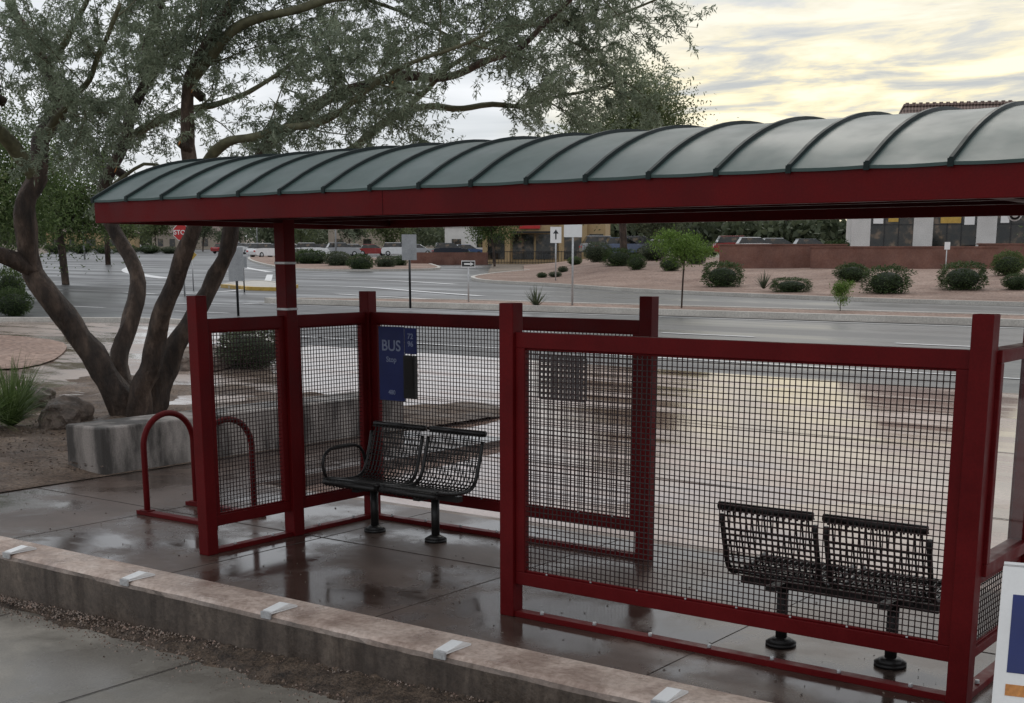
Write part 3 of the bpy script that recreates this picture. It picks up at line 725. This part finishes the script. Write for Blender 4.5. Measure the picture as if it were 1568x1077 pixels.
def shrub_mesh(mat,box=False,seed=0):
    n=3800; d=rdir(n)
    if box: 
        s=np.max(np.abs(d),axis=1)[:,None]; d=d/ s**.6
    lump=np.array([1+.25*noise.noise(Vector(q)*2.2+Vector((seed,0,0)))+.15*noise.noise(Vector(q)*5+Vector((seed,0,0))) for q in d])[:,None]
    r=(.72+.28*rng.random((n,1))**.6)*lump
    C=d*r*np.array([.5,.5,.5])+np.array([0,0,.5]); C[:,2]=np.maximum(C[:,2],.02)
    Vq=leafquads(C,(d*.6+rdir(n)*.8)/1.0,rng.uniform(.04,.08,n),rng.uniform(.02,.04,n))
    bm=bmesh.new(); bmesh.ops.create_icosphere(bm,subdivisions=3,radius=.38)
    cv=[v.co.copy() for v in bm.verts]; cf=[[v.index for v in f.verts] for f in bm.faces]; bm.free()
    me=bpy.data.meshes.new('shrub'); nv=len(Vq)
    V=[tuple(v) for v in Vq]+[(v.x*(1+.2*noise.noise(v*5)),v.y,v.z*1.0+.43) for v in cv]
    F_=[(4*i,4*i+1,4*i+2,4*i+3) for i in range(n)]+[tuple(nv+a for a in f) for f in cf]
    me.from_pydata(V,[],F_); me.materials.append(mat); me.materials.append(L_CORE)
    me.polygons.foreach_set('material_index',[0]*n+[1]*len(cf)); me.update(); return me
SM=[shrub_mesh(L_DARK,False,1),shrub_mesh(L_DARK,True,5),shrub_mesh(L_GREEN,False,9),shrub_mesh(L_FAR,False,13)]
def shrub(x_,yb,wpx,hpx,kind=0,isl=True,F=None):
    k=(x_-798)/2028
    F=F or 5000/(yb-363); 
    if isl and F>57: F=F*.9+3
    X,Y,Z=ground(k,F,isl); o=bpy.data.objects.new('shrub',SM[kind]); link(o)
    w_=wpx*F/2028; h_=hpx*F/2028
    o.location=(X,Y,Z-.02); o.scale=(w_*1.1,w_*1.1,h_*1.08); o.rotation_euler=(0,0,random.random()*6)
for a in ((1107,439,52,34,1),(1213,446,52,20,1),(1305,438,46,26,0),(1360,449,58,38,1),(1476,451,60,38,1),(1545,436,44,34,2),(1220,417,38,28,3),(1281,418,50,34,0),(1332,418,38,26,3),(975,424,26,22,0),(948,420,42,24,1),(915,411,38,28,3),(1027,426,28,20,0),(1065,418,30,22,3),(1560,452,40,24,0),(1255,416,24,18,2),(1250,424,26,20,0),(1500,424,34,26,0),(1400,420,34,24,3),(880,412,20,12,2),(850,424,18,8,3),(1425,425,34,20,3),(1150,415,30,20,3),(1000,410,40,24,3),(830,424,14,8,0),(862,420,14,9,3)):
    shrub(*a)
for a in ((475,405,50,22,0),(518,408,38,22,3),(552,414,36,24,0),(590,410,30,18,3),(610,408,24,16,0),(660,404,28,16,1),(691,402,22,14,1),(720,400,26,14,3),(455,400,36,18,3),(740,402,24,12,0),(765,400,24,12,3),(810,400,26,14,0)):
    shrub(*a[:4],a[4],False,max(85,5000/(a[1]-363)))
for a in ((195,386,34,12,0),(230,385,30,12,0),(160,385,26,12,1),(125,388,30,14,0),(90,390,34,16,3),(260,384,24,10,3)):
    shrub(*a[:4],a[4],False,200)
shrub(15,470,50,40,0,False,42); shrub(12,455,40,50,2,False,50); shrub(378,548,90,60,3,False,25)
def blades(name,X,Y,Z,n,L,wd,mat,up=.6,droop=.5):
    Vq=[]
    for i in range(n):
        a=random.random()*6.28; el=random.uniform(.25,1.45)*up+.3; d=np.array([math.cos(a)*math.cos(el),math.sin(a)*math.cos(el),math.sin(el)]); side=np.array([-math.sin(a),math.cos(a),0])
        p=np.array([0,0,0.])+d*.02; l=L*random.uniform(.7,1.1); w0=wd
        for j in range(5):
            q=p+d*l/5; w1=wd*(1-(j+1)/5*.92); Vq+=[p-side*w0/2,p+side*w0/2,q+side*w1/2,q-side*w1/2]; p=q; w0=w1; d=d+np.array([0,0,-droop*.22]); d/=np.linalg.norm(d)
    quads(name,np.array(Vq),[mat],loc=(X,Y,Z))
for k,F,isl_ in ((.0115,45.5,False),(.184,58,True)):
    X,Y,Z=ground(k,F,isl_); blades('yucca_plant',X,Y,Z+.1,60,.75,.06,L_FAR,.9,.05)
X,Y=K(-.395,16.3); blades('strappy_plant',X,Y,.05,320,.95,.022,L_GREEN,.75,.9)
X,Y=K(-.42,15.6); blades('strappy_plant',X,Y,.05,260,.85,.022,L_BRIGHT,.75,.9)
X,Y=K(-.385,17.6); blades('strappy_plant',X,Y,.05,200,.8,.022,L_GREEN,.75,.9)
def rock(k,F,s,z=0):
    bm=bmesh.new(); bmesh.ops.create_icosphere(bm,subdivisions=4,radius=1)
    sd=random.random()*50
    for v in bm.verts:
        c=v.co.copy(); d=1+.35*noise.noise(c*1.1+Vector((sd,0,0)))+.14*noise.noise(c*3.5+Vector((sd,0,0)))
        v.co=Vector((c.x*s[0],c.y*s[1],c.z*s[2]))*d
        v.co.z=max(v.co.z,-s[2]*.4)
    me=bpy.data.meshes.new('boulder'); bm.to_mesh(me); bm.free(); me.materials.append(ROCK)
    X,Y=K(k,F); o=bpy.data.objects.new('boulder',me); link(o); o.location=(X,Y,z+s[2]*.35); o.rotation_euler=(0,0,random.random()*6)
rock(-.352,16.5,(.42,.3,.26),.05); rock(-.375,19,(.35,.3,.2),.05); rock(-.262,24.5,(.4,.3,.25),.05); rock(-.243,24.6,(.3,.25,.2),.05); rock(-.225,25.5,(.35,.3,.22),.05)

C=[]
for i in range(300):
    k=random.uniform(-.55,.6); F=random.uniform(285,400); X,Y=K(k,F); h=random.uniform(3.5,8.5) * (1.25 if k<-.1 else 1); r=random.uniform(4,7)
    n=260; d=rdir(n)*(rng.random((n,1))**.4)
    C.append(np.stack([X+d[:,0]*r,Y+d[:,1]*r,zt(X,Y)+h*.52+d[:,2]*h*.52],axis=1))
for i in range(70):
    k=random.uniform(-.01,.5); F=random.uniform(142,155); X,Y=K(k,F); h=random.uniform(3.0,5.5); r=random.uniform(2,3.6)
    n=300; d=rdir(n)*(rng.random((n,1))**.4)
    C.append(np.stack([X+d[:,0]*r,Y+d[:,1]*r,zt(X,Y)+.5+h*.5+d[:,2]*h*.5],axis=1))
C=np.concatenate(C); n=len(C); quads('distant_trees',leafquads(C,rdir(n),rng.uniform(.7,1.4,n),rng.uniform(.45,.8,n)),[L_FAR])

# ------------------------------------------------------------------ buildings and walls
def site(name,R,F,z,rot=0): 
    x,y=W(R,F); return empty(name,(x,y,z),YAW+rot)
e=site('block_wall',0,0,0); mb=MB()
zb=1.55
mb.box(11.4,18.6,76,76.25,zb-.5,zb+1.45,REDW); mb.box(11.3,18.7,75.95,76.3,zb+1.45,zb+1.53,REDW)
mb.box(16.2,26.6,74,74.25,zb-.6,zb+1.30,REDW); mb.box(16.1,26.7,73.95,74.3,zb+1.30,zb+1.38,REDW)
mb.box(26.6,40,77,77.25,zb-.6,zb+1.5,REDW); mb.box(26.5,40,76.95,77.3,zb+1.5,zb+1.58,REDW)
mb.obj('wall',e)
def hip(mb,x0,x1,y0,y1,z0,z1,ins,mat):
    vs=[(x0,y0,z0),(x1,y0,z0),(x1,y1,z0),(x0,y1,z0),(x0+ins,y0+ins,z1),(x1-ins,y0+ins,z1),(x1-ins,y1-ins,z1),(x0+ins,y1-ins,z1)]
    mb.add(vs,[(0,3,2,1),(4,5,6,7),(0,1,5,4),(1,2,6,5),(2,3,7,6),(3,0,4,7)],mat)
e=site('restaurant_building',20.6,83,1.7,-.22); mb=MB(); wn=MB(); sg=MB()
mb.box(0,28,.3,16,0,6.2,STUCCO); mb.box(-.15,28.15,.15,16.1,6.2,6.5,STUCCO)
for i in range(8):
    x=i*3.72; mb.box(x,x+1.15,-.05,.299,0,4.9,STUCCO)
    mb.cyl(x+.58,-.14,3.35,3.75,.22,SIGNBACK,12)
for i in range(7):
    x=i*3.72+1.15; wn.box(x,x+2.57,.15,.29,.5,4.3,GLASSD); mb.box(x,x+2.57,.1,.28,0,.49,STUCCO); mb.box(x,x+2.57,-.04,.28,4.31,4.9,REDW)
    for u in (.85,1.7): wn.box(x+u-.03,x+u+.03,.10,.149,.5,4.3,DARK)
    wn.box(x,x+2.57,.10,.148,2.6,2.66,DARK)
for x,z,w_,h_,mm in ((1.3,2.7,.6,.8,SIGNW),(2.1,3.5,1.4,.3,SIGNR),(2.2,2.8,.6,.5,YELLOW),(5.0,3.3,1.6,.45,SIGNR),(5.3,2.7,1.2,.4,YELLOW),(6.7,2.6,.6,.8,SIGNW),(8.7,3.8,1.9,.25,SIGNR),(8.8,2.7,.5,.4,SIGNW),(10.3,3.1,.6,.5,SIGNR),(12.6,3.2,1.0,.5,YELLOW)): sg.box(x,x+w_,.08,.095,z,z+h_,mm)
sg.tube([(9.6,.07,3.2),(9.6,.05,3.2)],[.42,.42],SIGNW,24); sg.tube([(9.6,.045,3.2),(9.6,.04,3.2)],[.33,.33],DARK,24); sg.tube([(9.6,.035,3.2),(9.6,.03,3.2)],[.2,.2],SIGNW,24)
mb.obj('walls',e); wn.obj('windows',e); sg.obj('window_signs',e)
mb=MB()
hip(mb,.6,11.9,1,11,6.5,10.0,2.4,TILE); mb.box(2.9,9.6,3.3,8.7,10.001,10.13,TILE)
hip(mb,12.3,27,1,11,6.5,8.4,2.2,TILE)
for i in range(16): mb.tube([(3.0+i*.41,3.35,10.13),(3.22+i*.41,3.35,10.13)],.08,TILE,6)
mb.obj('tile_roof',e)
e=site('tan_store_building',-3.6,125,1.9,-.1); mb=MB(); wn=MB()
mb.box(0,11.5,.3,14,0,4.6,TAN); mb.box(-.2,11.7,.1,14.2,4.6,5.0,TAN); mb.box(0,2.6,-.3,.299,0,5.2,TAN); mb.box(7.2,9.8,-.3,.299,0,5.2,TAN)
for x,w_,pr in ((2.8,2.0,0),(5.0,2.0,0),(.5,1.6,1),(7.7,1.6,1),(10,1.3,0)): wn.box(x,x+w_,-.36 if pr else .2,-.301 if pr else .298,.4,2.7,GLASSD)
wn.box(3.4,5.4,.0,.19,3.2,3.9,SIGNR); wn.box(2.7,7.1,-.8,.15,2.8,2.95,DARK)
mb.obj('walls',e); wn.obj('windows_and_sign',e)
e=site('low_red_wall',0,0,0); mb=MB(); mb.box(-10,-3.0,120,120.3,1.6,2.9,REDW); mb.box(-8.5,-6,119,119.3,1.6,2.5,REDW); mb.obj('wall',e)
e=site('iron_fence',-3,116,1.9); mb=MB()
for i in range(60): mb.box(i*.25,i*.25+.04,0,.04,0,1.1,DARK)
mb.box(0,15,.045,.07,1.0,1.06,DARK); mb.box(0,15,.045,.07,.1,.16,DARK); mb.obj('fence',e)
def bld(name,R,F,w_,h_,mat,roofm=None):
    e=site(name,R,F,zt(*W(R,F))-.2,random.uniform(-.2,.2)); mb=MB(); mb.box(0,w_,0,10,0,h_,mat)
    if roofm: hip(mb,-.5,w_+.5,-.5,10.5,h_+.001,h_+2.2,3,roofm)
    else: mb.box(-.2,w_+.2,-.2,10.2,h_+.001,h_+.4,mat)
    u=1.2
    while u<w_-2.5:
        ww=random.uniform(.9,2.4); mb.box(u,u+ww,-.06,-.002,.8,2.3,GLASSD); u+=ww+random.uniform(1.2,4)
    mb.obj('walls_and_roof',e)
bld('house',-75,270,16,3.4,BEIGE,TILE); bld('house',-100,280,18,3.6,TAN,TILE); bld('shop_building',-38,262,14,4.6,BEIGE); bld('shop_building',-14,245,10,4.4,STUCCO); bld('shop_building',4,190,14,4.6,TAN,TILE)

# ------------------------------------------------------------------ vehicles
def carpaint(n,c):
    m,nt,b=newmat(n); n_=nz(nt,3,2); nt.links.new(ramp(nt,n_,[(.3,tuple(v*.9 for v in c)),(.7,c)]),b.inputs['Base Color']); b.inputs['Roughness'].default_value=.25; b.inputs['Coat Weight'].default_value=.6; return m
paints=[carpaint('car_white',(.78,.78,.78)),carpaint('car_silver',(.4,.41,.43)),carpaint('car_dark',(.03,.035,.05)),carpaint('car_red',(.3,.02,.02)),carpaint('car_blue',(.06,.1,.2))]
TAIL,_,_b=newmat('tail_lamp'); _b.inputs['Base Color'].default_value=(.5,.01,.01,1)
def car(name,R,F,rot,p,suv=False,z=None):
    e=site(name,R,F,zt(*W(R,F))+.02 if z is None else z,rot); mb=MB()
    h=(.15 if suv else 0)
    body=[(-2.2,.35),(-2.25,.75),(-2.1,.92+h),(-1.0,.98+h),(.9,.98+h),(2.0,.86+h),(2.25,.65),(2.22,.32),(1.8,.25),(-1.8,.25)]
    M=Matrix(((1,0,0,0),(0,0,1,0),(0,1,0,0),(0,0,0,1)))
    mb.prism(body,-.88,.88,p,M)
    rb=-2.0 if suv else -1.5
    lo=[(rb,.98+h),(1.15,.98+h)]; hi=[(rb+.3,1.45+h*1.5),(.35,1.45+h*1.5)]
    vs=[(lo[0][0],-.82,lo[0][1]),(lo[1][0],-.82,lo[1][1]),(lo[1][0],.82,lo[1][1]),(lo[0][0],.82,lo[0][1]),(hi[0][0],-.66,hi[0][1]),(hi[1][0],-.66,hi[1][1]),(hi[1][0],.66,hi[1][1]),(hi[0][0],.66,hi[0][1])]
    mb.add(vs,[(0,1,5,4),(1,2,6,5),(2,3,7,6),(3,0,4,7)],GLASSD)
    q=vs[4:]; mb.add([(a,b_,c+.04) for a,b_,c in q]+[(a*1.03,b_*1.04,c) for a,b_,c in q],[(0,1,2,3),(4,5,1,0),(5,6,2,1),(6,7,3,2),(7,4,0,3)],p)
    for x in (-1.35,1.4):
        for s in (-1,1):
            mb.tube([(x,s*.70,.33),(x,s*.90,.33)],.33,RUBBER,16); mb.tube([(x,s*.901,.33),(x,s*.915,.33)],.19,STEEL,12)
    for s in (-1,1): mb.box(-2.27,-2.2,s*.65-.15,s*.65+.15,.68,.85,TAIL); mb.box(2.2,2.27,s*.62-.18,s*.62+.18,.62,.76,SIGNW)
    mb.obj('body',e,bevel=.03)
for i,(x_,F,rot,pi,suv) in enumerate(((407,160,.9,0,True),(428,185,.6,1,False),(455,178,.3,0,False),(478,170,.2,0,True),(500,180,.2,2,False),(525,172,.3,1,True),(545,185,.2,0,False),(570,178,.2,3,False),(360,195,1.2,0,True),(376,205,1.2,1,False),(345,200,1.1,3,False),(690,165,.2,2,True),(715,170,.2,4,False),(640,180,0,1,False),(610,176,.1,0,True),(927,118,.1,1,True),(953,114,.1,4,False),(980,119,0,2,True),(1155,112,0,0,False),(1130,118,0,3,True),(1190,116,0,1,False),(1240,120,0,2,False),(1015,125,0,0,False))):
    R=(x_-798)/2028*F; car('parked_car' if F<180 else 'car',R,F,rot,paints[pi],suv,z=(2.6 if 100<F<130 else None))

# ------------------------------------------------------------------ traffic signs
def sign(name,x_,F,top,w_,h_,mat,pole_r=.035,face=None,kind='rect',rot=0,med=False):
    k=(x_-798)/2028; X,Y=K(k,F); z=zt(X,Y)+(.13 if med else 0); e=empty(name,(X,Y,z),YAW+rot); mb=MB()
    mb.cyl(0,.03,-.05,top,pole_r,STEEL if mat is not SIGNBACK else DARK,10)
    c=top-h_/2
    if kind=='rect':
        mb.box(-w_/2,w_/2,-.025,-.008,top-h_,top,mat)
        if face=='arrow':
            mb.box(-w_*.06,w_*.06,-.03,-.026,c-h_*.28,c+h_*.1,DARK); mb.add([(-w_*.25,-.03,c+h_*.08),(w_*.25,-.03,c+h_*.08),(0,-.03,c+h_*.34)],[(0,1,2)],DARK)
        if face=='oneway':
            mb.box(-w_*.46,w_*.46,-.03,-.026,c-h_*.38,c+h_*.38,DARK); mb.box(-w_*.3,w_*.2,-.036,-.031,c-h_*.12,c+h_*.12,SIGNW); mb.add([(w_*.15,-.036,c-h_*.28),(w_*.15,-.036,c+h_*.28),(w_*.4,-.036,c)],[(0,1,2)],SIGNW)
    else:
        n=8 if kind=='oct' else 4; off=math.pi/8 if n==8 else 0
        for rr,y0,mm in ((w_/2*1.08,-.02,SIGNW),(w_/2,-.03,mat)):
            mb.add([(rr*math.cos(off+2*math.pi*i/n),y0,c+rr*math.sin(off+2*math.pi*i/n)) for i in range(n)],[tuple(range(n))[::-1]],mm)
            mb.add([(rr*math.cos(off+2*math.pi*i/n),y0+.006,c+rr*math.sin(off+2*math.pi*i/n)) for i in range(n)],[tuple(range(n))],mm)
    mb.obj('sign_and_post',e)
    if kind=='oct': text('STOP',(0,-.035,c-.09),.26,SIGNW,e)
sign('traffic_sign',627,45,2.42,.5,.85,SIGNBACK,.04,med=True)
sign('one_way_sign',717,48,1.5,.5,.24,SIGNW,.03,'oneway',med=True)
sign('turn_sign',851,72,3.0,.6,.85,SIGNW,.04,'arrow')
sign('traffic_sign',877,45.5,2.95,.62,.62,SIGNW,.035,med=True)
sign('traffic_sign',361,42,2.15,.48,1.05,SIGNBACK,.04)
sign('stop_sign',280,56,3.0,.68,.68,SIGNR,.035,kind='oct')
sign('warning_sign',294,62,1.9,.5,.5,YELLOW,.03,kind='dia')
sign('traffic_sign',372,60,1.6,.35,.5,SIGNBACK,.03)
sign('street_sign',1449,72,2.2,.3,.4,SIGNW,.03)
for x_,F,h in ((515,170,8),(1000,180,8),(130,150,9),(395,240,9)):
    k=(x_-798)/2028; X,Y=K(k,F); e=empty('street_lamp',(X,Y,zt(X,Y)),YAW); mb=MB(); mb.tube([(0,0,0),(0,0,h)],[.11,.07],STEEL,8); mb.tube([(0,0,h),(.8,0,h+.3),(1.8,0,h+.35)],.04,STEEL,6); mb.box(1.6,2.3,-.12,.12,h+.28,h+.4,STEEL); mb.obj('pole_and_lamp',e)
print('done',len(bpy.data.objects))
